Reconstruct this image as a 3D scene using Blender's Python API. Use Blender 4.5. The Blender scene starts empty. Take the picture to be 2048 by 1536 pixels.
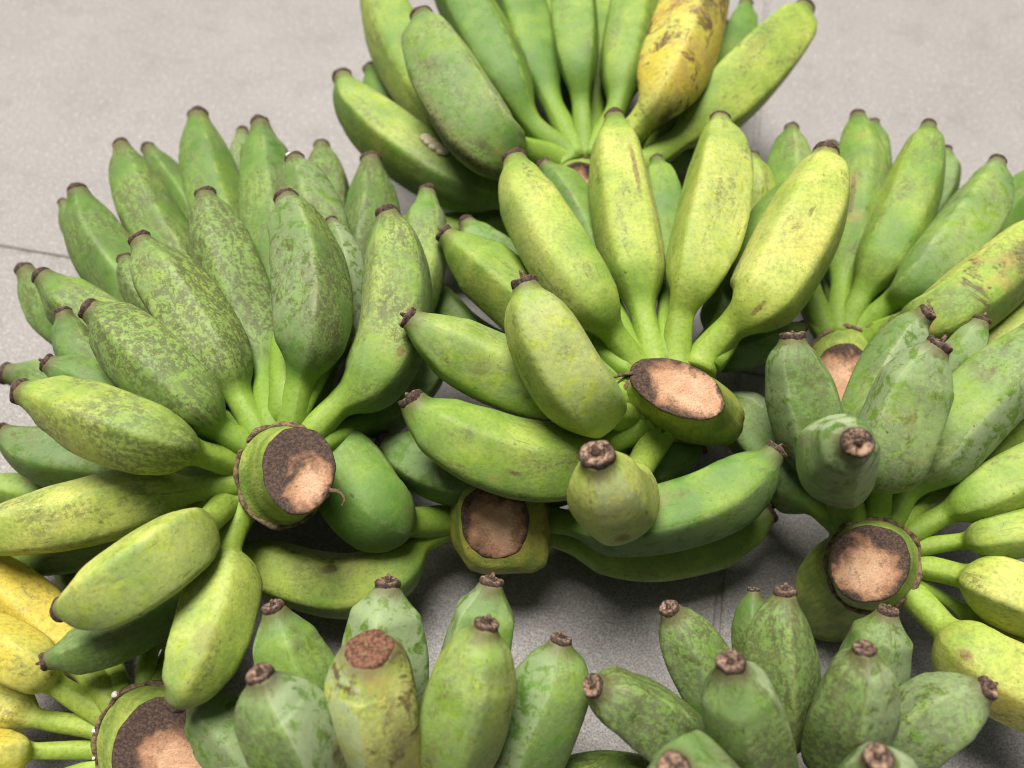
import bpy, math, random
import numpy as np
from mathutils import Vector, Matrix
R = math.radians
sc = bpy.context.scene
col = sc.collection

# ------------------------------------------------------------------ camera, sky, sun, exposure
cd = bpy.data.cameras.new("camera"); cam = bpy.data.objects.new("camera", cd); col.objects.link(cam)
cam.location = (0, 0, 0.44); cam.rotation_euler = (R(90 - 57), 0, 0)
cd.sensor_width = 36; cd.lens = 18 / math.tan(R(31)); cd.clip_start = 0.01; cd.clip_end = 50
cd.dof.use_dof = True; cd.dof.focus_distance = 0.385; cd.dof.aperture_fstop = 6.3
sc.camera = cam
sc.cycles.filter_width = 1.1
SUN_EL, SUN_AZ = 72, -22          # the light comes from above and behind the pile, a little from the left
w = bpy.data.worlds.new("World"); sc.world = w; w.use_nodes = True
nt = w.node_tree; bg = nt.nodes["Background"]
sky = nt.nodes.new("ShaderNodeTexSky"); sky.sky_type = 'NISHITA'; sky.sun_disc = False
sky.sun_elevation = R(SUN_EL); sky.sun_rotation = R(SUN_AZ); sky.dust_density = 6; sky.ozone_density = 0.4
hsv = nt.nodes.new("ShaderNodeHueSaturation"); hsv.inputs['Value'].default_value = 0.55; hsv.inputs['Saturation'].default_value = 0.25   # overcast: a nearly colourless sky
nt.links.new(sky.outputs[0], hsv.inputs['Color']); nt.links.new(hsv.outputs[0], bg.inputs[0])
bg.inputs[1].default_value = 0.05
sd = bpy.data.lights.new("sun", 'SUN'); sun = bpy.data.objects.new("sun", sd); col.objects.link(sun)
sd.energy = 4.8; sd.angle = R(32); sd.color = (1.0, 0.955, 0.89)
L = Vector((math.sin(R(SUN_AZ)) * math.cos(R(SUN_EL)), math.cos(R(SUN_AZ)) * math.cos(R(SUN_EL)), math.sin(R(SUN_EL))))
sun.rotation_euler = L.to_track_quat('Z', 'Y').to_euler()
vs = sc.view_settings
vs.view_transform = 'Standard'; vs.look = 'None'; vs.exposure = 0.5; vs.gamma = 1

# ------------------------------------------------------------------ node helpers
def lin(r, g, b):
    f = lambda c: (c / 255 / 12.92) if c <= 10 else ((c / 255 + 0.055) / 1.055) ** 2.4
    return (f(r), f(g), f(b), 1)
class N:
    def __init__(s, name):
        s.m = bpy.data.materials.new(name); s.m.use_nodes = True
        s.t = s.m.node_tree; s.b = s.t.nodes["Principled BSDF"]
    def put(s, sock, v):
        if isinstance(v, bpy.types.NodeSocket): s.t.links.new(v, sock)
        elif v is not None: sock.default_value = v
    def math(s, op, a, b=None, c=None, clamp=False):
        n = s.t.nodes.new("ShaderNodeMath"); n.operation = op; n.use_clamp = clamp
        for i, v in enumerate((a, b, c)):
            if v is not None: s.put(n.inputs[i], v)
        return n.outputs[0]
    def vmath(s, op, a, b=None, sc_=None):
        n = s.t.nodes.new("ShaderNodeVectorMath"); n.operation = op
        s.put(n.inputs[0], a)
        if b is not None: s.put(n.inputs[1], b)
        if sc_ is not None: s.put(n.inputs['Scale'], sc_)
        return n.outputs[0]
    def noise(s, vec, scale, detail=3, rough=0.55, dist=0.0):
        n = s.t.nodes.new("ShaderNodeTexNoise"); s.put(n.inputs['Vector'], vec)
        n.inputs['Scale'].default_value = scale; n.inputs['Detail'].default_value = detail
        n.inputs['Roughness'].default_value = rough; n.inputs['Distortion'].default_value = dist
        return n.outputs[0]
    def step(s, v, lo, hi, to0=0.0, to1=1.0):
        n = s.t.nodes.new("ShaderNodeMapRange"); n.interpolation_type = 'SMOOTHSTEP'
        s.put(n.inputs[0], v); s.put(n.inputs[1], lo); s.put(n.inputs[2], hi); n.inputs[3].default_value = to0; n.inputs[4].default_value = to1
        return n.outputs[0]
    def mix(s, f, a, b, mode='MIX'):
        n = s.t.nodes.new("ShaderNodeMix"); n.data_type = 'RGBA'; n.blend_type = mode
        s.put(n.inputs[0], f); s.put(n.inputs[6], a); s.put(n.inputs[7], b)
        return n.outputs[2]
    def ramp(s, f, stops):
        n = s.t.nodes.new("ShaderNodeValToRGB"); s.put(n.inputs[0], f)
        e = n.color_ramp.elements
        while len(e) < len(stops): e.new(0.5)
        for k, (p, c) in enumerate(stops): e[k].position = p; e[k].color = c
        return n.outputs[0]
    def prop(s, name):
        n = s.t.nodes.new("ShaderNodeAttribute"); n.attribute_type = 'OBJECT'; n.attribute_name = name
        return n.outputs['Fac']
    def comb(s, x, y=0.0, z=0.0):
        n = s.t.nodes.new("ShaderNodeCombineXYZ")
        for i, v in enumerate((x, y, z)): s.put(n.inputs[i], v)
        return n.outputs[0]
    def coords(s):
        n = s.t.nodes.new("ShaderNodeTexCoord")
        x = s.t.nodes.new("ShaderNodeSeparateXYZ"); s.t.links.new(n.outputs['UV'], x.inputs[0])
        return n.outputs['Object'], x.outputs[0], x.outputs[1]
    def bump(s, h, strength, dist):
        n = s.t.nodes.new("ShaderNodeBump"); n.inputs['Strength'].default_value = strength; n.inputs['Distance'].default_value = dist
        s.put(n.inputs['Height'], h); s.t.links.new(n.outputs[0], s.b.inputs['Normal'])
    def out(s, colr, rough, spec=0.4):
        s.put(s.b.inputs['Base Color'], colr); s.put(s.b.inputs['Roughness'], rough)
        s.b.inputs['Specular IOR Level'].default_value = spec
        return s.m

# ------------------------------------------------------------------ banana skin: ripeness, scurf, waxy bloom and bruises come from each banana's own properties
def skin_material():
    k = N("banana_skin")
    ob, u, v = k.coords()
    ripe, mot, blm, spt, seed, nf = (k.prop(p) for p in ("ripe", "mottle", "bloom", "spots", "seed", "sides"))
    P = k.vmath('ADD', k.vmath('SCALE', ob, sc_=100.0), k.comb(k.math('MULTIPLY', seed, 37.0), k.math('MULTIPLY', seed, 91.0), seed))   # centimetres
    big = k.noise(P, 0.28, 2); mid = k.noise(P, 0.9, 4, 0.6)
    stalk = k.step(v, 0.16, -0.06)
    neck = k.step(v, 0.80, 0.98)
    wf = k.t.nodes.new("ShaderNodeTexWhiteNoise"); wf.noise_dimensions = '2D'       # each face of the fruit ripened a little differently
    uf = k.math('MULTIPLY', k.math('ADD', u, k.math('MULTIPLY', k.math('SUBTRACT', mid, 0.5), 0.05)), nf)
    k.put(wf.inputs['Vector'], k.comb(k.math('MODULO', k.math('FLOOR', uf), nf), k.math('ADD', seed, 3.3)))
    r = k.math('ADD', ripe, k.math('MULTIPLY', k.math('SUBTRACT', big, 0.5), 1.05))
    r = k.math('ADD', r, k.math('MULTIPLY', k.math('SUBTRACT', wf.outputs['Value'], 0.5), 0.24))
    r = k.math('ADD', r, k.math('MULTIPLY', k.math('SUBTRACT', k.step(v, 0.1, 0.4), 0.6), 0.10))
    r = k.math('ADD', r, k.math('MULTIPLY', k.math('SUBTRACT', mid, 0.5), 0.5))
    g_st = k.math('MULTIPLY', k.math('SUBTRACT', 0.62, r), k.math('MULTIPLY', stalk, 0.8))
    r = k.math('ADD', r, g_st)
    r = k.math('SUBTRACT', r, k.math('MULTIPLY', neck, 0.18))
    c = k.ramp(k.math('MULTIPLY', r, 0.5, clamp=True), [
        (0.0, (0.048, 0.125, 0.016, 1)), (0.15, (0.092, 0.200, 0.024, 1)), (0.30, (0.195, 0.310, 0.036, 1)),
        (0.44, (0.355, 0.430, 0.070, 1)), (0.56, (0.490, 0.505, 0.120, 1)), (0.75, (0.560, 0.450, 0.060, 1)), (1.0, (0.57, 0.40, 0.040, 1))])
    fine = k.noise(P, 5.0, 5, 0.65)
    c = k.mix(k.step(fine, 0.42, 0.66, 0.0, 0.34), c, (0.105, 0.145, 0.022, 1))
    c = k.mix(k.step(k.noise(P, 1.9, 5, 0.7), 0.50, 0.66, 0.0, 0.30), c, (0.155, 0.215, 0.045, 1))
    # scurf: an olive film, rubbed along the fruit, with clean flecks left in it
    Q = k.vmath('ADD', P, k.vmath('SCALE', k.comb(mid, big, fine), sc_=0.5))
    area = k.step(k.math('ADD', k.noise(P, 0.30, 2), k.math('MULTIPLY', mot, 0.34)), 0.54, 0.76)
    RB = k.comb(k.math('MULTIPLY', u, 26.0), k.math('MULTIPLY', v, 9.0), seed)
    film = k.math('ADD', k.math('MULTIPLY', k.noise(k.comb(k.math('MULTIPLY', u, 30.0), k.math('MULTIPLY', v, 16.0), k.math('MULTIPLY', seed, 3.0)), 1.0, 8, 0.72, 0.4), 0.55), k.math('MULTIPLY', k.noise(Q, 6.0, 5, 0.7), 0.45))
    film = k.step(film, 0.455, 0.535)
    sf = k.math('MULTIPLY', k.math('MULTIPLY', k.math('MULTIPLY', area, k.step(v, 0.0, .16)), film), k.math('MINIMUM', k.math('MULTIPLY', mot, 1.2), 0.80))
    c = k.mix(k.math('MULTIPLY', k.math('MULTIPLY', area, mot), k.math('MULTIPLY', k.step(v, 0, .16), 0.40)), c, (0.30, 0.40, 0.12, 1))
    c = k.mix(sf, c, (0.070, 0.074, 0.027, 1))
    # grey-brown scuffs where the fingers rubbed together, running along the fruit
    SC = k.comb(k.math('MULTIPLY', u, 9.0), k.math('MULTIPLY', v, 3.2), k.math('MULTIPLY', seed, 5.0))
    scuff = k.math('MULTIPLY', k.step(k.noise(SC, 1.0, 6, 0.72, 0.3), 0.52, 0.64), k.step(k.noise(P, 4.0, 5, 0.75), 0.40, 0.60))
    c = k.mix(k.math('MULTIPLY', scuff, k.math('MULTIPLY', k.step(v, 0.05, 0.2), 0.74)), c, (0.105, 0.088, 0.036, 1))
    # waxy bloom: pale grey-green, changing from one face of the fruit to the next, rubbed off in patches
    uj = k.math('ADD', u, k.math('MULTIPLY', k.math('SUBTRACT', k.noise(P, 1.2, 3), 0.5), 0.035))
    face = k.math('FLOOR', k.math('MULTIPLY', uj, nf))
    wn = k.t.nodes.new("ShaderNodeTexWhiteNoise"); wn.noise_dimensions = '2D'
    k.put(wn.inputs['Vector'], k.comb(k.math('MODULO', face, nf), seed))
    fb = k.step(wn.outputs['Value'], 0.42, 0.58, 0.34, 1.15)
    rub = k.step(k.noise(P, 1.5, 5, 0.66, 0.4), 0.39, 0.51)
    bl = k.math('MULTIPLY', k.math('MULTIPLY', fb, rub), k.math('MULTIPLY', blm, k.step(v, 0.0, 0.3)))
    c = k.mix(k.math('MINIMUM', k.math('MULTIPLY', bl, 0.80), 0.82), c, (0.305, 0.370, 0.215, 1))
    # the ridge lines: worn a little paler, dotted with dark rub marks
    fr = k.math('FRACT', k.math('ADD', k.math('MULTIPLY', u, nf), 0.5))
    dr = k.math('ABSOLUTE', k.math('SUBTRACT', fr, 0.5))
    ridge = k.step(dr, 0.075, 0.0)
    c = k.mix(k.math('MULTIPLY', ridge, k.step(mid, 0.44, 0.62, 0.0, 0.24)), c, (0.36, 0.41, 0.15, 1))
    c = k.mix(k.math('MULTIPLY', k.step(dr, 0.05, 0.0), k.math('MULTIPLY', k.step(k.noise(P, 1.7, 5, 0.7), 0.60, 0.68), 0.75)), c, (0.060, 0.050, 0.020, 1))
    # small dark specks and nicks
    vo = k.t.nodes.new("ShaderNodeTexVoronoi"); vo.inputs['Scale'].default_value = 1.15
    k.put(vo.inputs['Vector'], k.vmath('ADD', P, k.vmath('SCALE', k.comb(fine, mid, big), sc_=0.30)))
    sx = k.t.nodes.new("ShaderNodeSeparateColor"); k.t.links.new(vo.outputs['Color'], sx.inputs[0])
    rad = k.math('MULTIPLY', k.step(sx.outputs[0], 0.62, 1.0), k.math('MULTIPLY_ADD', spt, 0.10, 0.055))
    sp = k.step(vo.outputs['Distance'], rad, k.math('MULTIPLY', rad, 0.4))
    c = k.mix(k.math('MULTIPLY', sp, 0.8), c, (0.055, 0.040, 0.016, 1))
    fs = k.step(k.noise(P, 9.0, 3, 0.6), 0.63, 0.72)
    c = k.mix(k.math('MULTIPLY', fs, 0.65), c, (0.07, 0.075, 0.02, 1))
    # scratches that run along the fruit
    S = k.comb(k.math('MULTIPLY', u, 34.0), k.math('MULTIPLY', v, 4.5), k.math('MULTIPLY', seed, 9.0))
    scr = k.math('MULTIPLY', k.step(k.noise(S, 1.0, 3, 0.6, 0.6), 0.64, 0.69), k.step(k.noise(P, 0.55, 2), 0.5, 0.6))
    c = k.mix(k.math('MULTIPLY', scr, k.math('MULTIPLY_ADD', spt, 0.6, 0.25)), c, (0.075, 0.050, 0.022, 1))
    # ripe bruises, only on the fruits that carry them
    br = k.step(k.math('ADD', k.noise(P, 0.62, 6, 0.72, 0.6), k.math('MULTIPLY', spt, 0.18)), 0.725, 0.83)
    c = k.mix(k.math('MULTIPLY', br, 0.88), c, (0.085, 0.045, 0.024, 1))
    tan = k.step(k.math('ADD', k.noise(k.vmath('ADD', P, (5, 3, 9)), 0.5, 4, 0.65, 0.4), k.math('MULTIPLY', spt, 0.14)), 0.66, 0.80)
    c = k.mix(k.math('MULTIPLY', tan, k.math('MINIMUM', k.math('MULTIPLY', spt, 0.6), 0.5)), c, (0.40, 0.25, 0.085, 1))
    # one scar or bruise of its own on some fruits: where it sits, how long and how wide it is, and its tone
    du = k.math('SUBTRACT', k.math('FRACT', k.math('ADD', k.math('SUBTRACT', u, k.prop("mark_u")), 1.5)), 0.5)
    dv = k.math('SUBTRACT', v, k.prop("mark_v"))
    ex = k.math('DIVIDE', du, k.math('MAXIMUM', k.prop("mark_width"), 0.001)); ey = k.math('DIVIDE', dv, k.math('MAXIMUM', k.prop("mark_length"), 0.001))
    ed = k.math('SQRT', k.math('ADD', k.math('MULTIPLY', ex, ex), k.math('MULTIPLY', ey, ey)))
    ed = k.math('ADD', ed, k.math('MULTIPLY', k.math('SUBTRACT', k.noise(P, 3.6, 6, 0.75), 0.5), 2.2))
    tone = k.mix(k.prop("mark_tone"), (0.045, 0.028, 0.018, 1), (0.15, 0.066, 0.030, 1))
    c = k.mix(k.math('MULTIPLY', k.step(ed, 1.45, 0.9), k.math('MULTIPLY', k.prop("mark_amount"), 0.35)), c, (0.22, 0.18, 0.06, 1))
    c = k.mix(k.math('MULTIPLY', k.math('MULTIPLY', k.step(ed, 1.10, 0.55), k.prop("mark_amount")), k.step(fine, 0.30, 0.58, 1.0, 0.45)), c, tone)
    # the neck darkens where it meets the dry blossom end
    c = k.mix(k.math('MULTIPLY', k.step(k.math('ADD', v, k.math('MULTIPLY', k.math('SUBTRACT', mid, 0.5), 0.12)), 0.91, 1.0), 0.75), c, (0.105, 0.080, 0.035, 1))
    k.bump(k.math('ADD', k.math('MULTIPLY', k.noise(P, 3.0, 4), 1.0), k.math('MULTIPLY', fine, 0.35)), 0.22, 0.0012)
    rough = k.math('ADD', k.math('MULTIPLY', mid, 0.25), k.math('MULTIPLY_ADD', bl, 0.12, 0.48))
    return k.out(c, rough, 0.34)

def blossom_material():
    k = N("dry_blossom_end"); ob, u, v = k.coords()
    P = k.vmath('SCALE', ob, sc_=100.0)
    n = k.noise(P, 6.0, 5, 0.7); n2 = k.noise(P, 1.1, 2)
    c = k.mix(k.step(n, 0.35, 0.65), (0.028, 0.018, 0.014, 1), (0.115, 0.074, 0.056, 1))
    c = k.mix(k.math('MULTIPLY', k.step(v, 0.30, 0.55), k.step(k.math('ADD', n, k.math('MULTIPLY', n2, 0.6)), 0.66, 0.98)), c, (0.42, 0.27, 0.185, 1))
    c = k.mix(k.step(v, 0.72, 0.95), c, (0.022, 0.014, 0.012, 1))
    k.bump(n, 0.7, 0.0012)
    return k.out(c, 0.85, 0.25)

def stem_material():
    k = N("stem_skin"); ob, u, v = k.coords()
    P = k.vmath('SCALE', ob, sc_=100.0); seed = k.prop("seed"); P = k.vmath('ADD', P, k.comb(seed, 0.0, seed))
    n = k.noise(P, 0.8, 4, 0.6); f = k.noise(P, 4.5, 5, 0.7)
    c = k.mix(k.step(n, 0.35, 0.65), (0.145, 0.225, 0.040, 1), (0.30, 0.36, 0.075, 1))
    c = k.mix(k.math('MULTIPLY', k.prop("ripe"), k.step(n, 0.25, 0.6)), c, (0.38, 0.29, 0.045, 1))
    S = k.comb(k.math('MULTIPLY', u, 90.0), k.math('MULTIPLY', v, 3.0), seed)
    c = k.mix(k.step(k.noise(S, 1.0, 2), 0.45, 0.75, 0.0, 0.45), c, (0.10, 0.12, 0.025, 1))
    c = k.mix(k.step(f, 0.60, 0.75, 0.0, 0.75), c, (0.07, 0.055, 0.022, 1))
    k.bump(k.math('ADD', f, k.noise(S, 1.0, 2)), 0.35, 0.0012)
    return k.out(c, 0.55, 0.35)

def collar_material():
    k = N("corky_collar"); ob, u, v = k.coords(); P = k.vmath('SCALE', ob, sc_=100.0)
    f = k.noise(P, 4.0, 5, 0.7)
    c = k.mix(k.step(f, 0.35, 0.65), (0.055, 0.036, 0.022, 1), (0.24, 0.165, 0.095, 1))
    k.bump(f, 0.6, 0.001); return k.out(c, 0.8, 0.25)

def cut_material():
    # u, v run across the cut: 0.5, 0.5 is the centre; "dark" says how far the rim has blackened, "lean" where the black creeps in from
    k = N("cut_stem_face"); ob, u, v = k.coords(); P = k.vmath('ADD', k.vmath('SCALE', ob, sc_=100.0), k.comb(k.prop("seed"), k.prop("seed"), 0.0))
    x = k.math('SUBTRACT', u, 0.5); y = k.math('SUBTRACT', v, 0.5)
    xx = k.math('ADD', x, k.prop("lean_x")); yy = k.math('ADD', y, k.prop("lean_y"))
    d = k.math('MULTIPLY', k.math('SQRT', k.math('ADD', k.math('MULTIPLY', xx, xx), k.math('MULTIPLY', yy, yy))), 2.0)
    d0 = k.math('MULTIPLY', k.math('SQRT', k.math('ADD', k.math('MULTIPLY', x, x), k.math('MULTIPLY', y, y))), 2.0)
    n = k.noise(P, 0.75, 5, 0.62, 0.5); f = k.noise(P, 9.0, 4, 0.75); m = k.noise(P, 2.2, 3)
    c = k.mix(k.step(n, 0.35, 0.65), (0.50, 0.28, 0.165, 1), (0.66, 0.43, 0.275, 1))
    c = k.mix(k.step(f, 0.48, 0.72, 0.0, 0.6), c, (0.30, 0.15, 0.085, 1))
    e = k.math('ADD', d, k.math('MULTIPLY', k.math('SUBTRACT', n, 0.5), 1.7)); e = k.math('ADD', e, k.math('MULTIPLY', k.math('SUBTRACT', f, 0.5), 0.45))
    t = k.math('SUBTRACT', 1.06, k.prop("dark"))
    c = k.mix(k.step(e, k.math('SUBTRACT', t, 0.34), t, 0.0, 0.85), c, (0.23, 0.115, 0.062, 1))
    dk = k.mix(k.step(f, 0.40, 0.66), (0.040, 0.026, 0.021, 1), (0.125, 0.078, 0.055, 1))
    c = k.mix(k.step(e, k.math('SUBTRACT', t, 0.04), k.math('ADD', t, 0.20)), c, dk)
    rim = k.math('ADD', k.math('ADD', d0, k.math('MULTIPLY', k.math('SUBTRACT', m, 0.5), 0.5)), k.math('MULTIPLY', k.math('SUBTRACT', n, 0.5), 0.5))
    c = k.mix(k.step(rim, 0.88, 1.02), c, dk)
    c = k.mix(k.math('MULTIPLY', k.step(k.noise(P, 14.0, 2), 0.64, 0.72), 0.6), c, (0.05, 0.03, 0.02, 1))
    k.bump(k.math('ADD', f, m), 0.6, 0.0012); return k.out(c, 0.8, 0.3)

def tile_material():
    k = N("stone_tile"); n_ = k.t.nodes.new("ShaderNodeTexCoord"); P = k.vmath('SCALE', n_.outputs['Object'], sc_=100.0)
    a = k.noise(P, 9.0, 3, 0.75); b = k.noise(P, 3.2, 4, 0.6); g = k.noise(P, 0.10, 3, 0.55)
    c = k.mix(k.step(g, 0.30, 0.70, 0.25, 0.75), (0.293, 0.276, 0.264, 1), (0.363, 0.343, 0.327, 1))
    c = k.mix(k.step(a, 0.36, 0.62, 0.75, 0.0), c, (0.102, 0.096, 0.092, 1))
    c = k.mix(k.step(b, 0.52, 0.72, 0.0, 0.55), c, (0.471, 0.445, 0.425, 1))
    c = k.mix(k.step(k.noise(P, 0.35, 4, 0.6), 0.50, 0.72, 0.0, 0.25), c, (0.149, 0.140, 0.135, 1))
    k.bump(k.math('ADD', a, b), 0.35, 0.0008); return k.out(c, 0.62, 0.35)

def plain(name, c1, c2, scale, rough):
    k = N(name); n_ = k.t.nodes.new("ShaderNodeTexCoord"); P = k.vmath('SCALE', n_.outputs['Object'], sc_=100.0)
    n = k.noise(P, scale, 4, 0.65); k.bump(n, 0.4, 0.001)
    return k.out(k.mix(k.step(n, 0.35, 0.65), c1, c2), rough, 0.3)

M_SKIN, M_TIP, M_STEM, M_COLLAR, M_CUT, M_TILE = skin_material(), blossom_material(), stem_material(), collar_material(), cut_material(), tile_material()
M_GROUT = plain("grout", (0.20, 0.188, 0.18, 1), (0.31, 0.295, 0.28, 1), 3.0, 0.9)
M_DRY = plain("dried_fibre", (0.05, 0.035, 0.02, 1), (0.16, 0.11, 0.06, 1), 8.0, 0.8)
M_SAP = plain("white_sap", (0.62, 0.61, 0.58, 1), (0.78, 0.77, 0.74, 1), 9.0, 0.35)
M_FLESH = plain("torn_flesh", (0.055, 0.028, 0.018, 1), (0.23, 0.105, 0.062, 1), 7.0, 0.75)
M_SCAB = plain("pale_scab", (0.42, 0.34, 0.17, 1), (0.72, 0.66, 0.50, 1), 5.0, 0.7)

# ------------------------------------------------------------------ geometry helpers
def mesh_object(name, verts, faces, mat, parent=None, uv=None, smooth=True, origin=(0, 0, 0)):
    me = bpy.data.meshes.new(name)
    o = np.asarray(origin, float)
    me.from_pydata((np.asarray(verts, float) - o).tolist(), [], faces)
    if smooth: me.polygons.foreach_set("use_smooth", [True] * len(me.polygons))
    if uv is not None:
        l = me.uv_layers.new(name="UVMap"); l.data.foreach_set("uv", np.asarray(uv, np.float32).ravel())
    me.materials.append(mat); me.update()
    ob = bpy.data.objects.new(name, me); col.objects.link(ob)
    if parent is not None: ob.parent = parent; ob.location = o - np.array(parent_origin(parent))
    else: ob.location = o
    return ob
ORIG = {}
def parent_origin(p):
    return ORIG.get(p.name, (0, 0, 0))
def spline(C, ns):
    C = np.asarray(C, float); n = len(C); out = []
    E = np.vstack([2 * C[0] - C[1], C, 2 * C[-1] - C[-2]])
    for x in np.linspace(0, n - 1, ns):
        i = min(int(x), n - 2); t = x - i; a, b, c, d = E[i], E[i + 1], E[i + 2], E[i + 3]
        out.append(0.5 * ((2 * b) + (c - a) * t + (2 * a - 5 * b + 4 * c - d) * t * t + (3 * b - a - 3 * c + d) * t ** 3))
    return np.array(out)
def frames(P, rng):
    T = np.gradient(P, axis=0); T /= np.linalg.norm(T, axis=1)[:, None]
    r = np.array([0.0, 0.0, 1.0]); A = []
    a = np.cross(T[0], r); a = a if np.linalg.norm(a) > 0.1 else np.cross(T[0], [1, 0, 0])
    for t in T:
        a = a - t * a.dot(t); a /= np.linalg.norm(a); A.append(a.copy())
    A = np.array(A); return T, A, np.cross(T, A)
def grid_faces(nr, ns, uu, vv):
    F, UV = [], []
    for i in range(nr - 1):
        for j in range(ns):
            k = (j + 1) % ns
            F.append((i * ns + j, i * ns + k, (i + 1) * ns + k, (i + 1) * ns + j))
            UV += [(uu[j], vv[i]), (uu[j + 1], vv[i]), (uu[j + 1], vv[i + 1]), (uu[j], vv[i + 1])]
    return F, UV
PK = [0, .05, .11, .18, .28, .45, .62, .74, .83, .90, .955, 1.0]
PV = [.37, .46, .68, .87, .965, 1.0, .975, .90, .78, .61, .42, .33]
def smooth_interp(x, xs, ys):                     # monotone cubic
    xs = np.array(xs); ys = np.array(ys); h = np.diff(xs); d = np.diff(ys) / h
    m = np.zeros(len(xs)); m[0], m[-1] = d[0], d[-1]
    for i in range(1, len(xs) - 1):
        m[i] = 0 if d[i - 1] * d[i] <= 0 else 2 * d[i - 1] * d[i] / (d[i - 1] + d[i])
    k = np.clip(np.searchsorted(xs, x) - 1, 0, len(h) - 1); t = (x - xs[k]) / h[k]
    return ((2 * t**3 - 3 * t**2 + 1) * ys[k] + (t**3 - 2 * t**2 + t) * h[k] * m[k] + (-2 * t**3 + 3 * t**2) * ys[k + 1] + (t**3 - t**2) * h[k] * m[k + 1])
BANANAS = {}
# scars: how far along the fruit, how far to one side, half length, half width, tone (0 black-brown, 1 red-brown)
MARKS = {'2a': (.60, .52, .14, .013, .75), '8g': (.52, .62, .07, .03, .1), '9f': (.62, .35, .03, .02, 0), '1b': (.13, .25, .035, .055, .8), '1a': (.66, .1, .06, .05, .35),
         '4e': (.62, .25, .13, .10, .15), '2h': (.50, -.35, .025, .012, .2), '5c': (.52, .25, .05, .022, .5), '1h': (.44, -.2, .02, .010, 0), '9j': (.35, .30, .12, .05, .1),
         '3f': (.58, .35, .20, .045, .05), '2c': (.12, .10, .022, .016, .6), '3a': (.30, -.80, .22, .05, 0), '6c': (.42, -.55, .03, .012, 0), '6d': (.22, -.25, .03, .018, 0),
         '5k': (.24, .05, .028, .025, 1), '2g': (.62, -.1, .04, .05, .2), '3g': (.55, -.5, .10, .02, .9), '4b': (.45, -.2, .12, .02, .4), '8e': (.42, -.45, .09, .03, .5),
         '8f': (.35, -.3, .03, .04, .5), '2i': (.62, -.2, .05, .03, .8), '6b': (.45, .45, .05, .02, .4), '5f': (.55, -.35, .05, .03, .1), '1i': (.30, .35, .025, .018, .9), '8c': (.55, .45, .20, .05, .7)}
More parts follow.
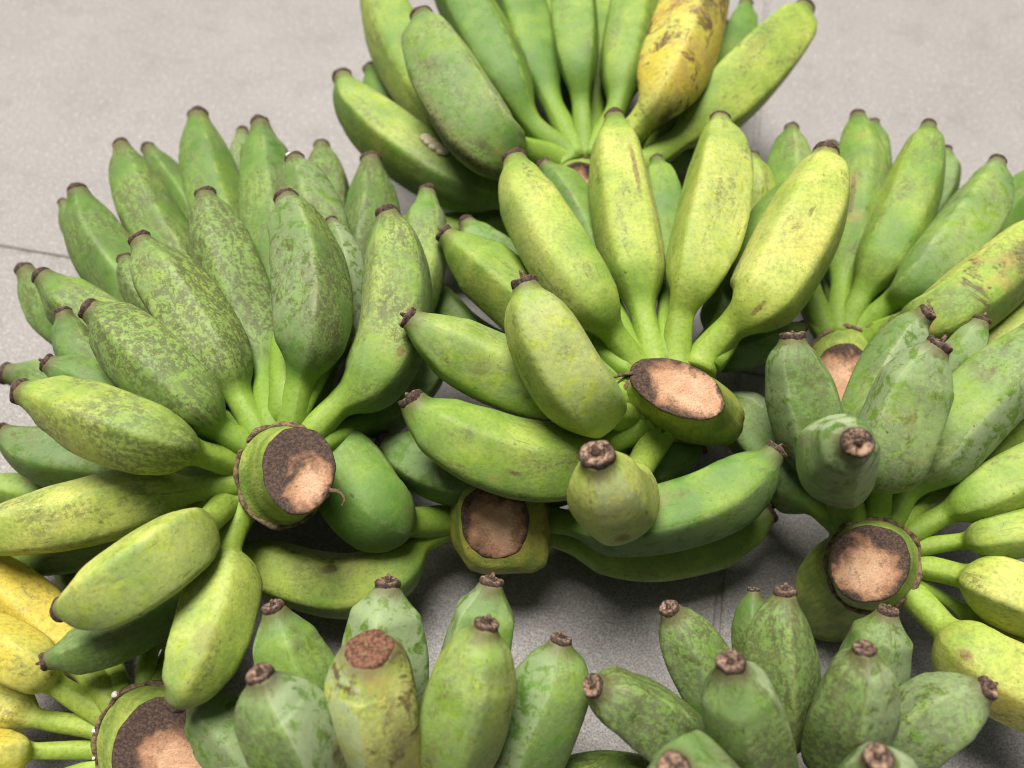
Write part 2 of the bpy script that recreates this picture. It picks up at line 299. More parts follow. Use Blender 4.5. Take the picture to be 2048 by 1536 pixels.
def banana(key, C, rad, attrs, hand, stem_c, flat_tip=False):
    rng = np.random.RandomState(sum(ord(ch) * (i + 7) for i, ch in enumerate(key)) % 9973)
    C = np.array(C) / 10000.0; rad = rad / 10000.0 * 0.955
    root = C[0] + (np.array(stem_c) - C[0]) * 0.32
    Cx = np.vstack([root, C]); Cx[-1] = C[-1] - (C[-1] - C[-2]) / np.linalg.norm(C[-1] - C[-2]) * rad * 0.10
    nr, ns = 54, 40
    P0 = spline(Cx, 300); seg = np.r_[0, np.cumsum(np.linalg.norm(np.diff(P0, axis=0), axis=1))]
    sj = seg[int(round(2 / (len(Cx) - 1) * 299))]; LT = seg[-1]
    vpar = np.r_[np.linspace(-sj / (LT - sj), -0.02, 9), np.linspace(0, 0.2, 14)[0:], np.linspace(0.2, 0.8, 18)[1:], np.linspace(0.8, 1.0, 15)[1:]]
    nr = len(vpar); s = sj + vpar * (LT - sj)
    P = np.stack([np.interp(s, seg, P0[:, i]) for i in range(3)], 1)
    for _ in range(2): P[1:-1] = 0.25 * P[:-2] + 0.5 * P[1:-1] + 0.25 * P[2:]
    T, A, B = frames(P, rng)
    pv = list(PV); pv[3] += rng.uniform(-.03, .03); pv[7] += rng.uniform(-.04, .05); pv[8] += rng.uniform(-.05, .05); pv[9] += rng.uniform(-.04, .05)
    ts_ = rng.uniform(.82, 1.08) * (.87 if key[0] in '89' else 1); pv[11] *= ts_; pv[10] *= .5 + .5 * ts_
    if flat_tip: pv[6:] = [.99, .96, .91, .82, .69, .52]
    prof = np.where(vpar < 0, np.interp(vpar, [vpar[0], 0], [.46, .37]), smooth_interp(np.clip(vpar, 0, 1), PK, pv))
    prof = np.where((vpar > -.08) & (vpar < .03), np.convolve(np.pad(prof, 1, 'edge'), [.25, .5, .25], 'valid'), prof)
    nf = 5 if key in ('5b', '2i', '6a') else int(rng.choice([4, 5, 5])); ph = rng.uniform(0, 2 * math.pi)
    jj = np.arange(ns + 1) / ns
    # crowd the vertices towards the ridges
    uu = jj - 0.3 / (2 * math.pi * nf) * np.sin(2 * math.pi * nf * jj)
    th = 2 * math.pi * uu[:-1]
    phis = (np.arange(nf) + .5) * 2 * math.pi / nf
    poly = 1 / (np.maximum(0, np.cos(th[:, None] - phis[None])) ** 14).sum(1) ** (1 / 14)
    poly = poly / poly.mean(); em = rng.uniform(.8, 1.25) * (.55 if key in ('5b', '2i', '6a') else 1)
    q1, q2, q3 = rng.uniform(0, 6.28, 3)
    verts = []
    for i in range(nr):
        v = vpar[i]; e = np.interp(v, [-.1, .05, .25, .6, .85, .97], [.15, .3, .62, .72, .58, .05]) * em
        rr = prof[i] * rad * ((1 - e) + e * poly)
        rr = rr * (1 + 0.018 * np.sin(th * 2 + q1 + v * 3) + 0.014 * math.sin(v * 9 + q2) + 0.012 * np.sin(th * 3 - v * 7 + q3))
        verts.append(P[i] + A[i] * (rr * np.cos(th + ph))[:, None] + B[i] * (rr * np.sin(th + ph))[:, None])
    V = np.vstack(verts); F, UV = grid_faces(nr, ns, uu, vpar)
    V = np.vstack([V, P[-1:]]); e0 = (nr - 1) * ns
    for j in range(ns):
        F.append((e0 + j, e0 + (j + 1) % ns, nr * ns)); UV += [(uu[j], 1), (uu[j + 1], 1), (uu[j], 1)]
    V = np.vstack([V, P[:1]]); q0 = len(V) - 1
    for j in range(ns):
        F.append(((j + 1) % ns, j, q0)); UV += [(uu[j + 1], vpar[0]), (uu[j], vpar[0]), (uu[j], vpar[0])]
    ob = mesh_object("banana", V, F, M_SKIN, hand, UV, origin=P[nr // 2])
    ORIG[ob.name] = tuple(P[nr // 2])
    for n_, a_ in zip(("ripe", "mottle", "bloom", "spots"), attrs): ob[n_] = float(a_)
    ob["seed"] = float(rng.uniform(0, 10)); ob["sides"] = float(nf)
    if key in MARKS:
        mv, ms, ml, mw, mt = MARKS[key]; i = int(np.argmin(np.abs(vpar - mv)))
        dc = np.array([0, 0, .44]) - P[i]; dc -= T[i] * dc.dot(T[i]); dc /= np.linalg.norm(dc)
        dd = dc * math.sqrt(1 - ms * ms) + np.cross(T[i], dc) * ms
        ob["mark_u"] = float(((math.atan2(dd.dot(B[i]), dd.dot(A[i])) - ph) / (2 * math.pi)) % 1.0)
        ob["mark_v"] = mv; ob["mark_length"] = ml; ob["mark_width"] = mw; ob["mark_tone"] = mt
        ob["mark_amount"] = 0.38 if key in ("1a", "2g", "5f", "8f", "8e", "5c", "1b", "3g", "8c") else 0.95
    else:
        ob["mark_u"] = 0.5; ob["mark_v"] = -9.0; ob["mark_length"] = .01; ob["mark_width"] = .01; ob["mark_tone"] = 0.0; ob["mark_amount"] = 0.0
    # dry blossom end: a corky cup with a sunken dark middle and the stub of the style
    rt = (prof[-1] * rad) if not flat_tip else prof[-1] * rad
    ang = 2 * math.pi * np.arange(18) / 18
    dep = rng.uniform(-.45, -.05); nib = rng.uniform(.0, .75)
    rings = [(-.35, 1.0, 0), (-.10, 1.09, .1), (.18, 1.10, .25), (.36, 1.0, .42), (.40, .82, .52), (.40 + dep * .4, .62, .62), (.40 + dep, .42, .78), (.42 + dep, .26, .9), (.34 + nib, .16, .8), (.42 + nib, .03, .7)]
    if flat_tip: rings = [(-.2, .99, 0), (.0, 1.03, .1), (.10, .95, .3), (.06, .7, .5), (.1, .5, .45), (.04, .3, .5), (.08, .04, .5)]
    tv = []; a_, b_, t_ = A[-1], B[-1], T[-1]
    for (h_, r_, v_) in rings:
        wob = 1 + 0.05 * np.sin(ang * 2 + q1) + 0.025 * np.sin(ang * 5 + q2) + rng.uniform(-.03, .03, 18)
        hh = h_ + (0.06 * np.sin(ang * 3 + q3) + rng.uniform(-.03, .03, 18) if v_ > .2 else 0)
        tv.append(P[-1] + t_ * (hh * rt)[:, None] * np.ones((18, 1)) + a_ * (np.cos(ang) * r_ * rt * wob)[:, None] + b_ * (np.sin(ang) * r_ * rt * wob)[:, None] if np.ndim(hh) else
                  P[-1] + t_ * (h_ * rt) + a_ * (np.cos(ang) * r_ * rt * wob)[:, None] + b_ * (np.sin(ang) * r_ * rt * wob)[:, None])
    TV = np.vstack(tv); TF, TUV = grid_faces(len(rings), 18, np.arange(19) / 18, [r_[2] for r_ in rings])
    mesh_object("blossom_end", TV, TF, M_FLESH if flat_tip else M_TIP, ob, TUV, origin=P[-1])
    BANANAS[key] = (ob, P, A, B, prof * rad, vpar)
    return ob

def ring_pts(rg, n, grow=1.0):
    c, a, b, q = (np.array(rg[0]) / 10000, np.array(rg[1]) / 10000, np.array(rg[2]) / 10000, rg[3])
    t = 2 * math.pi * np.arange(n) / n
    ct, st = np.cos(t), np.sin(t)
    x = np.sign(ct) * np.abs(ct) ** (2 / q); y = np.sign(st) * np.abs(st) ** (2 / q)
    ir = np.random.RandomState(int(abs(c[0] * 7919 + c[1] * 4241) * 100) % 9999).uniform(0, 6.28, 4)
    wob = grow * (1 + 0.022 * np.sin(2 * t + c[0] * 20) + 0.018 * np.sin(3 * t + c[1] * 20) + 0.010 * np.sin(7 * t + ir[0]) + 0.007 * np.sin(13 * t + ir[1]) + .004 * np.sin(23 * t + ir[2]))
    p = c + a * (x * wob)[:, None] + b * (y * wob)[:, None]
    p[:, 2] = np.maximum(p[:, 2], 0.003)
    return c, p
def stem(hand, rings, collar, face):
    n = 56; cs, ps = zip(*[ring_pts(r, n) for r in rings])
    # smooth loft between the rings
    V = []; vv = []
    for i in range(len(ps) - 1):
        m = 4 if i < len(ps) - 2 else 3
        for k_ in range(m):
            t = k_ / m; V.append(ps[i] * (1 - t) + ps[i + 1] * t); vv.append(i + t)
    V.append(ps[-1]); vv.append(len(ps) - 1)
    F, UV = grid_faces(len(V), n, np.arange(n + 1) / n, vv)
    o = cs[2]
    st = mesh_object("stem", np.vstack(V), F, M_STEM, hand, UV, origin=o); ORIG[st.name] = tuple(o)
    st["seed"] = float(o[0] * 900 % 50); st["ripe"] = float(face.get('ripe', 0.0))
    # cut face: slightly dished and lipped
    c, p = cs[-1], ps[-1]; nrm = np.cross(p[0] - c, p[n // 4] - c); nrm /= np.linalg.norm(nrm)
    if nrm.dot(np.array([0, 0, 0.44]) - c) < 0: nrm = -nrm
    FV, vals = [], [1.004, .99, .95, .86, .7, .52, .34, .16]
    hs = [-.0010, .0001, .0003, .0002, .0001, .0, .0, .0]; rs = np.random.RandomState(int(o[0] * 1e5) % 997)
    for k_, hgt in zip(vals, hs): FV.append(c + (p - c) * k_ + nrm * (hgt + rs.uniform(-.00008, .00008, n))[:, None])
    FV = np.vstack(FV + [c[None] + nrm * .0001]); FF = []; q = len(vals)
    for i in range(q - 1):
        for j in range(n): FF.append((i * n + j, i * n + (j + 1) % n, (i + 1) * n + (j + 1) % n, (i + 1) * n + j))
    for j in range(n): FF.append(((q - 1) * n + j, (q - 1) * n + (j + 1) % n, q * n))
    tt = 2 * math.pi * np.arange(n) / n
    uvv = np.vstack([np.stack([.5 + .5 * k_ * np.cos(tt), .5 - .5 * k_ * np.sin(tt)], 1) for k_ in vals] + [np.array([[.5, .5]])])
    fo = mesh_object("cut_face", FV, FF, M_CUT, st, [uvv[i] for f_ in FF for i in f_], origin=c)
    fo["dark"] = face.get('dark', .3); fo["lean_x"] = face.get('lx', 0.0); fo["lean_y"] = face.get('ly', 0.0); fo["seed"] = face.get('seed', 3.0)
    if collar >= 0:
        cc, cp = ring_pts(rings[collar], n, 1.012); m = 8; TV = []
        nr_ = np.cross(cp[0] - cc, cp[n // 4] - cc); nr_ /= np.linalg.norm(nr_)
        rs2 = np.random.RandomState(5)
        for j in range(n):
            rd = cp[j] - cc; rd /= np.linalg.norm(rd); w_ = 0.0013 * (1 + .35 * math.sin(j * .9) + rs2.uniform(-.25, .25))
            for k_ in range(m):
                a_ = 2 * math.pi * k_ / m; TV.append(cp[j] + rd * w_ * math.cos(a_) + nr_ * w_ * 1.2 * math.sin(a_))
        TF = [(j * m + k_, j * m + (k_ + 1) % m, ((j + 1) % n) * m + (k_ + 1) % m, ((j + 1) % n) * m + k_) for j in range(n) for k_ in range(m)]
        mesh_object("collar", TV, TF, M_COLLAR, st, origin=cc)
    return st, cs

def strand(hand, pts, r0, name="dried_strand"):
    P = spline(np.array(pts), 14); T, A, B = frames(P, None); V = []
    for i in range(14):
        r = r0 * (1 - .75 * i / 13)
        for k_ in range(6): V.append(P[i] + A[i] * r * math.cos(k_ * math.pi / 3) + B[i] * r * math.sin(k_ * math.pi / 3))
    F = [(i * 6 + k_, i * 6 + (k_ + 1) % 6, (i + 1) * 6 + (k_ + 1) % 6, (i + 1) * 6 + k_) for i in range(13) for k_ in range(6)]
    return mesh_object(name, V, F, M_DRY, hand, origin=P[0])

# ------------------------------------------------------------------ the floor: square stone tiles with narrow joints
fl = mesh_object("floor", [(-4, -3, -.0016), (4, -3, -.0016), (4, 5, -.0016), (-4, 5, -.0016)], [(0, 1, 2, 3)], M_GROUT, smooth=False)
fl["kind"] = "structure"; fl["label"] = "grey stone tiled floor with narrow dark joints"
TS, GAP, BV = 0.90, 0.0030, 0.0012
h_ = (TS - GAP) / 2
tv = [(x * (h_ - b), y * (h_ - b), z) for (b, z) in ((0, -.006), (0, -BV), (BV * .35, -BV * .35), (BV, 0)) for (x, y) in ((-1, -1), (1, -1), (1, 1), (-1, 1))]
tf = [(i * 4 + j, i * 4 + (j + 1) % 4, (i + 1) * 4 + (j + 1) % 4, (i + 1) * 4 + j) for i in range(3) for j in range(4)] + [(12, 13, 14, 15)]
tile_me = None
YAW = R(-11.9); corner = np.array([.1401, .2943]); ax = np.array([math.cos(YAW), math.sin(YAW)]); ay = np.array([-math.sin(YAW), math.cos(YAW)])
for i in range(-3, 3):
    for j in range(-3, 4):
        c = corner + ax * TS * (i + .5) + ay * TS * (j + .5)
        if tile_me is None:
            o = mesh_object("tile", tv, tf, M_TILE, fl, smooth=False); tile_me = o.data
        else:
            o = bpy.data.objects.new("tile", tile_me); col.objects.link(o); o.parent = fl
        o.location = (c[0], c[1], 0); o.rotation_euler = (0, 0, YAW)

# ------------------------------------------------------------------ the hands of bananas (measured points in tenths of a millimetre)
DATA = {
 'left': [  # back row: lower ripe and higher mottle also put its shade into the colour
  ('1a',165,[0.82,0.15,0.24,0.3],[[-1258,1638,765],[-1272,1459,796],[-1239,1225,861],[-1246,990,905],[-1307,840,872],[-1360,776,840]]),
  ('1b',162,[0.87,0.15,0.24,0.5],[[-1316,1687,796],[-1329,1518,953],[-1398,1328,1110],[-1549,1184,1128],[-1700,1118,1082],[-1822,1103,1035]]),
  ('1c',170,[0.85,0.4,0.14,0.3],[[-1270,1764,847],[-1463,1730,849],[-1688,1696,829],[-1957,1628,799],[-2226,1577,779],[-2490,1534,750]]),
  ('1d',156,[0.8,0.55,0.14,0.2],[[-1270,1832,891],[-1387,1800,1066],[-1513,1765,1239],[-1753,1843,1247],[-1989,1952,1246],[-2162,2006,1255]]),
  ('1e',170,[0.42,0.85,0.21,0.2],[[-1200,1900,935],[-1329,1937,1032],[-1424,2003,1152],[-1636,2179,1223],[-1841,2366,1255],[-1961,2431,1303]]),
  ('1f',176,[0.42,0.95,0.21,0.2],[[-1166,1949,966],[-1282,2125,990],[-1388,2292,1058],[-1578,2557,1143],[-1751,2774,1203],[-1851,2907,1260]]),
  ('1g',185,[0.3,1,0.28,0.2],[[-1108,1968,979],[-1211,2268,921],[-1316,2556,877],[-1445,2866,980],[-1584,3165,1035],[-1668,3394,1091]]),
  ('1h',176,[0.3,0.75,0.35,0.2],[[-1022,1987,991],[-982,2156,1093],[-933,2285,1191],[-938,2519,1247],[-1013,2828,1289],[-1141,3129,1316]]),
  ('1i',179,[0.6,0.6,0.32,0.1],[[-923,1958,972],[-819,2092,990],[-678,2206,1017],[-584,2416,1069],[-564,2683,1141],[-593,2917,1190],[-639,3109,1227]]),
  ('1j',138,[0.35,0.5,0.49,0.1],[[-813,2260,772],[-674,2473,817],[-548,2761,862],[-490,3037,900],[-477,3264,950],[-474,3520,988]]),
  ('1k',186,[0.12,0.7,0.28,0.1],[[-967,2078,884],[-938,2574,763],[-864,3135,658],[-827,3529,732],[-844,3776,772],[-858,3980,802]]),
  ('1l',171,[0.07,0.7,0.28,0.1],[[-1147,2439,485],[-1154,2959,516],[-1141,3523,568],[-1164,3921,590],[-1236,4317,612]]),
  ('1m',184,[0.17,0.8,0.35,0.1],[[-1054,2240,804],[-1025,2693,864],[-1034,3106,943],[-1132,3397,1025],[-1224,3676,1084]]),
  ('1m2',114,[0.17,0.6,0.7,0.1],[[-981,2046,1029],[-907,2278,1015],[-849,2616,1007],[-855,2870,1092],[-942,3134,1150]]),
  ('1n',175,[0.19,0.5,0.21,0.1],[[-1054,2093,1041],[-1184,2672,892],[-1349,3314,795],[-1456,3791,838],[-1552,4213,880]]),
  ('1o',126,[0.07,0.8,0.21,0.1],[[-1394,2837,391],[-1524,3334,421],[-1668,3884,453],[-1754,4226,494],[-1812,4552,525]]),
  ('1p',182,[0.27,0.5,0.28,0.1],[[-1144,2175,908],[-1398,2835,766],[-1675,3469,670],[-1867,3947,732],[-2005,4405,783]]),
  ('1q',141,[0.12,0.5,0.21,0.1],[[-1536,2663,393],[-1750,3255,423],[-2000,3796,454],[-2234,4132,495],[-2410,4381,526]]),
  ('1r',183,[0.22,0.6,0.21,0.1],[[-1225,2149,859],[-1557,2672,716],[-1922,3241,621],[-2229,3713,690],[-2451,4168,746]]),
  ('1s',178,[0.15,0.6,0.35,0.2],[[-1253,2055,875],[-1615,2463,740],[-2004,2913,667],[-2357,3313,754],[-2561,3691,814]]),
  ('1t',110,[0.12,0.5,0.21,0.1],[[-1774,2657,350],[-2141,3062,380],[-2547,3512,400],[-2756,3777,430],[-2883,3957,460]]),
  ('1u',117,[0.17,0.7,0.21,0.1],[[-1443,2269,852],[-1615,2490,881],[-1790,2674,932],[-1938,2853,975],[-2044,3000,1002]]),
  ('1v',179,[0.27,0.6,0.28,0.2],[[-1258,1929,954],[-1595,2253,831],[-1999,2599,772],[-2317,2807,867],[-2496,2939,941]]),
  ('1w',165,[0.17,0.6,0.28,0.1],[[-1392,2038,708],[-1790,2393,558],[-2236,2751,463],[-2617,3001,530],[-2857,3280,594]]),
  ('1x',127,[0.17,0.6,0.21,0.1],[[-1281,1890,928],[-1550,2109,878],[-1895,2298,852],[-2137,2416,943],[-2244,2626,1034]]),
  ('1y',132,[0.17,0.5,0.14,0.1],[[-1304,1861,910],[-1510,1976,918],[-1776,2094,973],[-2015,2193,1057],[-2180,2252,1120]]),
  ('1z',164,[0.32,0.5,0.14,0.1],[[-1399,1932,700],[-1735,2126,550],[-2185,2381,424],[-2574,2565,466],[-2796,2602,509]]),
  ('1d2',177,[0.17,0.6,0.21,0.1],[[-1352,1786,855],[-1593,1899,684],[-2027,2033,534],[-2394,2073,566],[-2634,2167,607]]),
  ('1d3',119,[0.7,0.3,0.21,0.3],[[-1673,2011,259],[-1937,1997,259],[-2258,1997,259],[-2567,1987,279],[-2831,2041,319]]),
  ('1c2',160,[0.4,0.4,0.14,0.1],[[-1351,1687,796],[-1556,1732,616],[-1979,1672,421],[-2414,1627,369],[-2762,1651,342]]),
  ('1ac',156,[0.2,0.4,0.4,0.1],[[-889,1922,942],[-763,2122,760],[-614,2366,603],[-477,2545,643],[-421,2762,706]]),
  ('1aa',118,[0.17,0.5,0.21,0.1],[[-1344,1574,623],[-1434,1397,637],[-1603,1188,672],[-1787,1051,729],[-1973,967,767]]),
 ],
 'centre': [
  ('2d',180,[0.77,0.12,0.2,0.2],[[648,2352,882],[503,2495,1010],[385,2605,1141],[228,2888,1185],[80,3203,1236],[8,3463,1280]]),
  ('2a',180,[0.87,0.1,0.2,0.5],[[715,2384,903],[671,2663,946],[651,2858,989],[615,3192,1044],[592,3616,1076],[590,3993,1111]]),
  ('2b',189,[0.84,0.1,0.2,0.2],[[814,2415,923],[842,2601,1026],[901,2743,1126],[1035,3129,1148],[1123,3502,1163],[1177,3893,1180]]),
  ('2c',207,[0.9,0.1,0.2,0.5],[[958,2421,927],[1077,2515,1038],[1202,2582,1150],[1387,2867,1209],[1555,3185,1254],[1662,3490,1290]]),
  ('2e',182,[0.82,0.15,0.35,0.3],[[598,2165,761],[442,2064,963],[294,2004,1246],[186,2118,1370],[95,2270,1473],[50,2400,1536]]),
  ('2f',163,[0.72,0.1,0.3,0.2],[[611,2311,855],[417,2420,872],[233,2599,883],[-23,2820,955],[-233,3002,1020],[-368,3112,1079]]),
  ('2g',177,[0.7,0.2,0.25,0.2],[[591,2255,819],[404,2224,900],[168,2176,997],[-114,2225,1115],[-332,2308,1218],[-488,2379,1307]]),
  ('2h',191,[0.56,0.25,0.3,0.4],[[648,2138,743],[436,1988,799],[259,1857,868],[14,1822,960],[-230,1881,1040],[-393,1976,1091],[-467,2049,1142]]),
  ('2i',183,[1.02,0.15,0.5,0.3],[[735,2103,720],[584,1836,807],[469,1608,991],[407,1508,1202],[365,1496,1387],[318,1529,1570]]),
  ('2j',130,[0.42,0.2,0.3,0.1],[[765,2446,943],[817,2835,853],[876,3328,780],[886,3603,820],[865,3927,850]]),
  ('2k',135,[0.67,0.2,0.2,0.1],[[1065,2544,850],[1244,3077,728],[1414,3549,669],[1447,3718,788],[1437,3942,864]]),
  ('2k2',140,[0.27,0.2,0.3,0.1],[[1058,2467,957],[1203,2760,946],[1338,3097,952],[1477,3362,983],[1619,3570,1008]]),
  ('2l',147,[0.37,0.2,0.3,0.1],[[616,2404,916],[525,2836,851],[428,3342,806],[319,3581,882],[172,3784,937]]),
  ('2n',172,[0.3,0.35,0.3,0.1],[[442,1990,588],[189,1905,590],[-96,1893,604],[-393,1950,638],[-662,2093,661]]),
  ('2p',143,[0.35,0.3,0.5,0.1],[[431,2482,568],[98,2615,563],[-176,2740,575],[-360,2905,609],[-444,3124,650]]),
  ('2p2',148,[0.35,0.3,0.3,0.1],[[511,2404,916],[282,2758,779],[45,3134,660],[-156,3333,690],[-277,3541,720]]),
  ('2q',138,[0.35,0.2,0.3,0.1],[[896,2394,910],[1054,2666,792],[1225,2970,684],[1373,3186,729],[1504,3369,777]]),
  ('2o',99,[0.32,0.2,0.2,0.1],[[797,2290,842],[1030,2507,744],[1246,2623,670],[1409,2684,700],[1576,2762,730]]),
 ],
 'top': [
  ('3a',238,[0.5,0.65,0.4,0.4],[[310,3992,751],[48,3947,890],[-112,3832,1029],[-290,4096,1098],[-473,4497,1163],[-565,4812,1215]]),
  ('3b',193,[0.38,0.05,0.15,0.05],[[356,4025,773],[126,4195,868],[-12,4448,967],[-227,5033,985],[-428,5566,1008],[-582,6068,1043]]),
  ('3c',186,[0.34,0.05,0.15,0.05],[[393,4051,790],[267,4425,814],[190,4742,837],[55,5385,900],[-86,5929,938],[-200,6366,991]]),
  ('3c2',123,[0.7,0.2,0.1,0.1],[[356,4082,810],[234,4633,706],[39,5287,615],[-145,5841,644],[-268,6394,667]]),
  ('3d',169,[0.34,0.05,0.15,0.05],[[442,4056,793],[430,4348,895],[414,4572,1002],[412,5183,1013],[421,5709,1031],[434,6096,1064]]),
  ('3e',183,[0.55,0.1,0.1,0.1],[[504,4056,793],[655,4370,839],[708,4653,885],[818,5231,927],[901,5709,958],[967,6142,1002]]),
  ('3f',228,[1.5,0.05,0,1.25],[[602,4043,785],[781,4165,901],[912,4280,1024],[1080,4729,1051],[1235,5274,1081],[1358,5812,1115]]),
  ('3g',224,[0.75,0.08,0.15,0.4],[[757,3961,719],[1040,4197,741],[1297,4433,788],[1591,4743,856],[1827,5020,921],[1979,5258,975]]),
  ('3g2',108,[0.45,0.2,0.1,0.2],[[663,3966,735],[881,4164,615],[1110,4312,489],[1280,4367,495],[1416,4412,511]]),
  ('3n',194,[0.4,0.1,0.1,0.1],[[479,3979,743],[538,4528,670],[615,5117,617],[678,5730,636],[725,6319,671]]),
  ('3o',202,[0.4,0.1,0.1,0.1],[[421,4013,712],[364,4649,571],[321,5333,457],[253,5990,507],[191,6514,556]]),
  ('3p',183,[0.5,0.1,0.1,0.1],[[617,3966,735],[859,4452,602],[1092,4961,487],[1334,5349,509],[1552,5739,548]]),
  ('3h',136,[0.45,0.1,0.1,0.1],[[864,4290,585],[1158,4616,598],[1396,4944,625],[1597,5329,667],[1710,5721,706]]),
  ('3i',213,[0.62,0.25,0.1,0.4],[[112,4037,690],[-138,4148,712],[-397,4391,743],[-679,4870,800],[-860,5346,850],[-1003,5864,902]]),
  ('3j',182,[0.55,0.3,0.2,0.2],[[264,3863,668],[-27,3777,668],[-366,3899,687],[-735,4190,735],[-1001,4476,784],[-1119,4735,823]]),
  ('3k',149,[0.3,0.2,0.1,0.1],[[86,4157,406],[-248,4335,416],[-595,4599,442],[-878,4893,499],[-1016,5184,551]]),
  ('3m',127,[0.5,0.2,0.1,0.1],[[387,3760,601],[113,3797,498],[-202,3759,412],[-482,3700,443],[-735,3778,474]]),
 ],
 'right_back': [
  ('4a',157,[0.47,0.35,0.3,0.1],[[1756,2916,549],[1694,3161,627],[1672,3543,718],[1696,3927,751],[1756,4272,792]]),
  ('4b',175,[0.49,0.4,0.2,0.6],[[1832,2904,541],[1912,3161,547],[1995,3383,547],[2080,3676,644],[2160,4047,721],[2203,4406,783]]),
  ('4b2',131,[0.27,0.3,0.2,0.1],[[1984,3185,415],[2166,3640,440],[2309,4069,490],[2377,4336,544],[2406,4563,591]]),
  ('4c',173,[0.57,0.4,0.2,0.2],[[1888,2899,538],[1973,3041,631],[2084,3196,738],[2266,3514,810],[2442,3879,854],[2543,4162,907]]),
  ('4c2',136,[0.27,0.4,0.2,0.1],[[2098,3133,480],[2348,3464,500],[2614,3842,540],[2721,4032,590],[2777,4242,640]]),
  ('4d',169,[0.53,0.4,0.3,0.1],[[1953,2875,523],[2097,2961,672],[2192,2980,822],[2462,3258,856],[2706,3557,885],[2853,3827,921]]),
  ('4d2',154,[0.27,0.3,0.1,0.1],[[2291,3157,450],[2645,3379,460],[3008,3708,480],[3254,3949,520],[3470,4178,560]]),
  ('4h',152,[0.45,0.2,0.2,0.1],[[1860,2868,518],[1941,3339,415],[2033,3823,335],[2086,4193,372],[2177,4536,411]]),
  ('4e',188,[0.72,0.35,0.1,1],[[1971,2818,491],[2105,2787,697],[2192,2667,898],[2452,2840,950],[2723,3048,987],[3003,3275,1034]]),
  ('4f',120,[0.07,0.4,0.2,0.1],[[2052,2785,464],[2476,2809,480],[2814,2955,520],[3064,3124,560],[3292,3297,600]]),
  ('4g',126,[0.37,0.4,0.2,0.1],[[1736,2892,534],[1711,3087,490],[1709,3288,453],[1655,3611,472],[1596,3874,507]]),
 ],
 'right': [
  ('5a',170,[0.16,0.5,0.45,0.15],[[1572,1642,671],[1522,1821,759],[1434,1974,873],[1369,2143,1004],[1320,2257,1110],[1308,2365,1191]]),
  ('5b',173,[0.29,0.4,1.2,0.1],[[1607,1652,678],[1527,1711,851],[1405,1703,1115],[1325,1651,1316],[1288,1592,1493],[1277,1531,1649]]),
  ('5c',176,[0.36,0.55,0.75,0.5],[[1713,1648,675],[1697,1745,834],[1684,1817,1040],[1758,1995,1197],[1821,2113,1320],[1865,2168,1397]]),
  ('5d',142,[0.19,0.5,0.8,0.1],[[1647,1662,684],[1678,1865,725],[1719,2093,811],[1855,2362,935],[1966,2511,1043],[2027,2553,1124]]),
  ('5e',116,[0.44,0.3,0.5,0.1],[[1784,1731,729],[1993,2037,761],[2162,2292,815],[2238,2423,955],[2314,2552,1065]]),
  ('5f',192,[0.39,0.5,0.75,0.3],[[1765,1642,671],[1836,1754,762],[1973,1906,900],[2181,2101,1028],[2401,2266,1116],[2597,2443,1193]]),
  ('5f2',123,[0.64,0.2,0.2,0.1],[[2049,1986,650],[2326,2336,700],[2559,2583,750],[2751,2726,800],[2943,2845,840]]),
  ('5g',135,[0.64,0.2,0.15,0.1],[[1812,1622,659],[1979,1752,657],[2168,1887,681],[2418,2067,758],[2679,2276,818],[2852,2432,877]]),
  ('5h',137,[0.69,0.15,0.15,0.1],[[1850,1583,633],[2020,1657,724],[2136,1683,831],[2395,1793,867],[2656,1921,897],[2840,2024,929]]),
  ('5i',109,[0.72,0.12,0.15,0.1],[[1883,1537,603],[2074,1531,716],[2146,1490,853],[2378,1534,863],[2614,1588,876],[2777,1630,892]]),
  ('5j',149,[0.99,0.1,0.1,0.3],[[1902,1470,560],[2048,1382,664],[2127,1276,778],[2315,1201,768],[2480,1142,783],[2608,1123,807]]),
  ('5k',182,[0.94,0.1,0.15,0.4],[[1859,1375,498],[1954,1176,568],[2011,1011,642],[2185,910,622],[2349,828,622],[2494,793,641]]),
  ('5k2',80,[0.64,0.2,0.1,0.2],[[1866,1424,530],[2052,1315,495],[2241,1192,460],[2442,1085,450],[2623,1018,450]]),
  ('5m',179,[0.24,0.45,0.75,0.2],[[1572,1622,659],[1503,1765,589],[1424,1926,537],[1321,2123,555],[1203,2282,579],[1080,2391,612]]),
 ],
 'under': [
  ('6a',203,[0.25,0.25,0.2,0.15],[[-303,1781,386],[-502,1695,551],[-644,1682,713],[-778,1853,722],[-860,2009,737],[-916,2154,755]]),
  ('6b',160,[0.65,0.3,0.1,0.3],[[-295,1756,369],[-447,1653,403],[-569,1502,437],[-781,1421,423],[-1029,1459,415],[-1286,1550,418],[-1432,1628,431]]),
  ('6c',175,[0.28,0.12,0.3,0.3],[[92,1803,400],[285,1709,519],[479,1658,636],[700,1665,678],[950,1717,760],[1139,1827,826],[1251,1922,889]]),
  ('6d',174,[0.4,0.12,0.25,0.4],[[92,1760,372],[269,1696,344],[471,1667,335],[699,1651,323],[1007,1695,333],[1213,1763,365],[1319,1833,394]]),
  ('6e',133,[0.25,0.2,0.2,0.1],[[66,1792,393],[199,1819,270],[365,1824,126],[581,1850,133],[830,1944,153]]),
  ('6f',142,[0.22,0.2,0.2,0.1],[[92,1845,428],[270,1889,454],[501,1963,475],[758,2028,516],[980,2128,557]]),
 ],
 'yellow': [
  ('7h',117,[0.7,0.2,0.1,0.2],[[-1576,933,508],[-1603,1110,358],[-1576,1319,222],[-1513,1484,189],[-1445,1651,172]]),
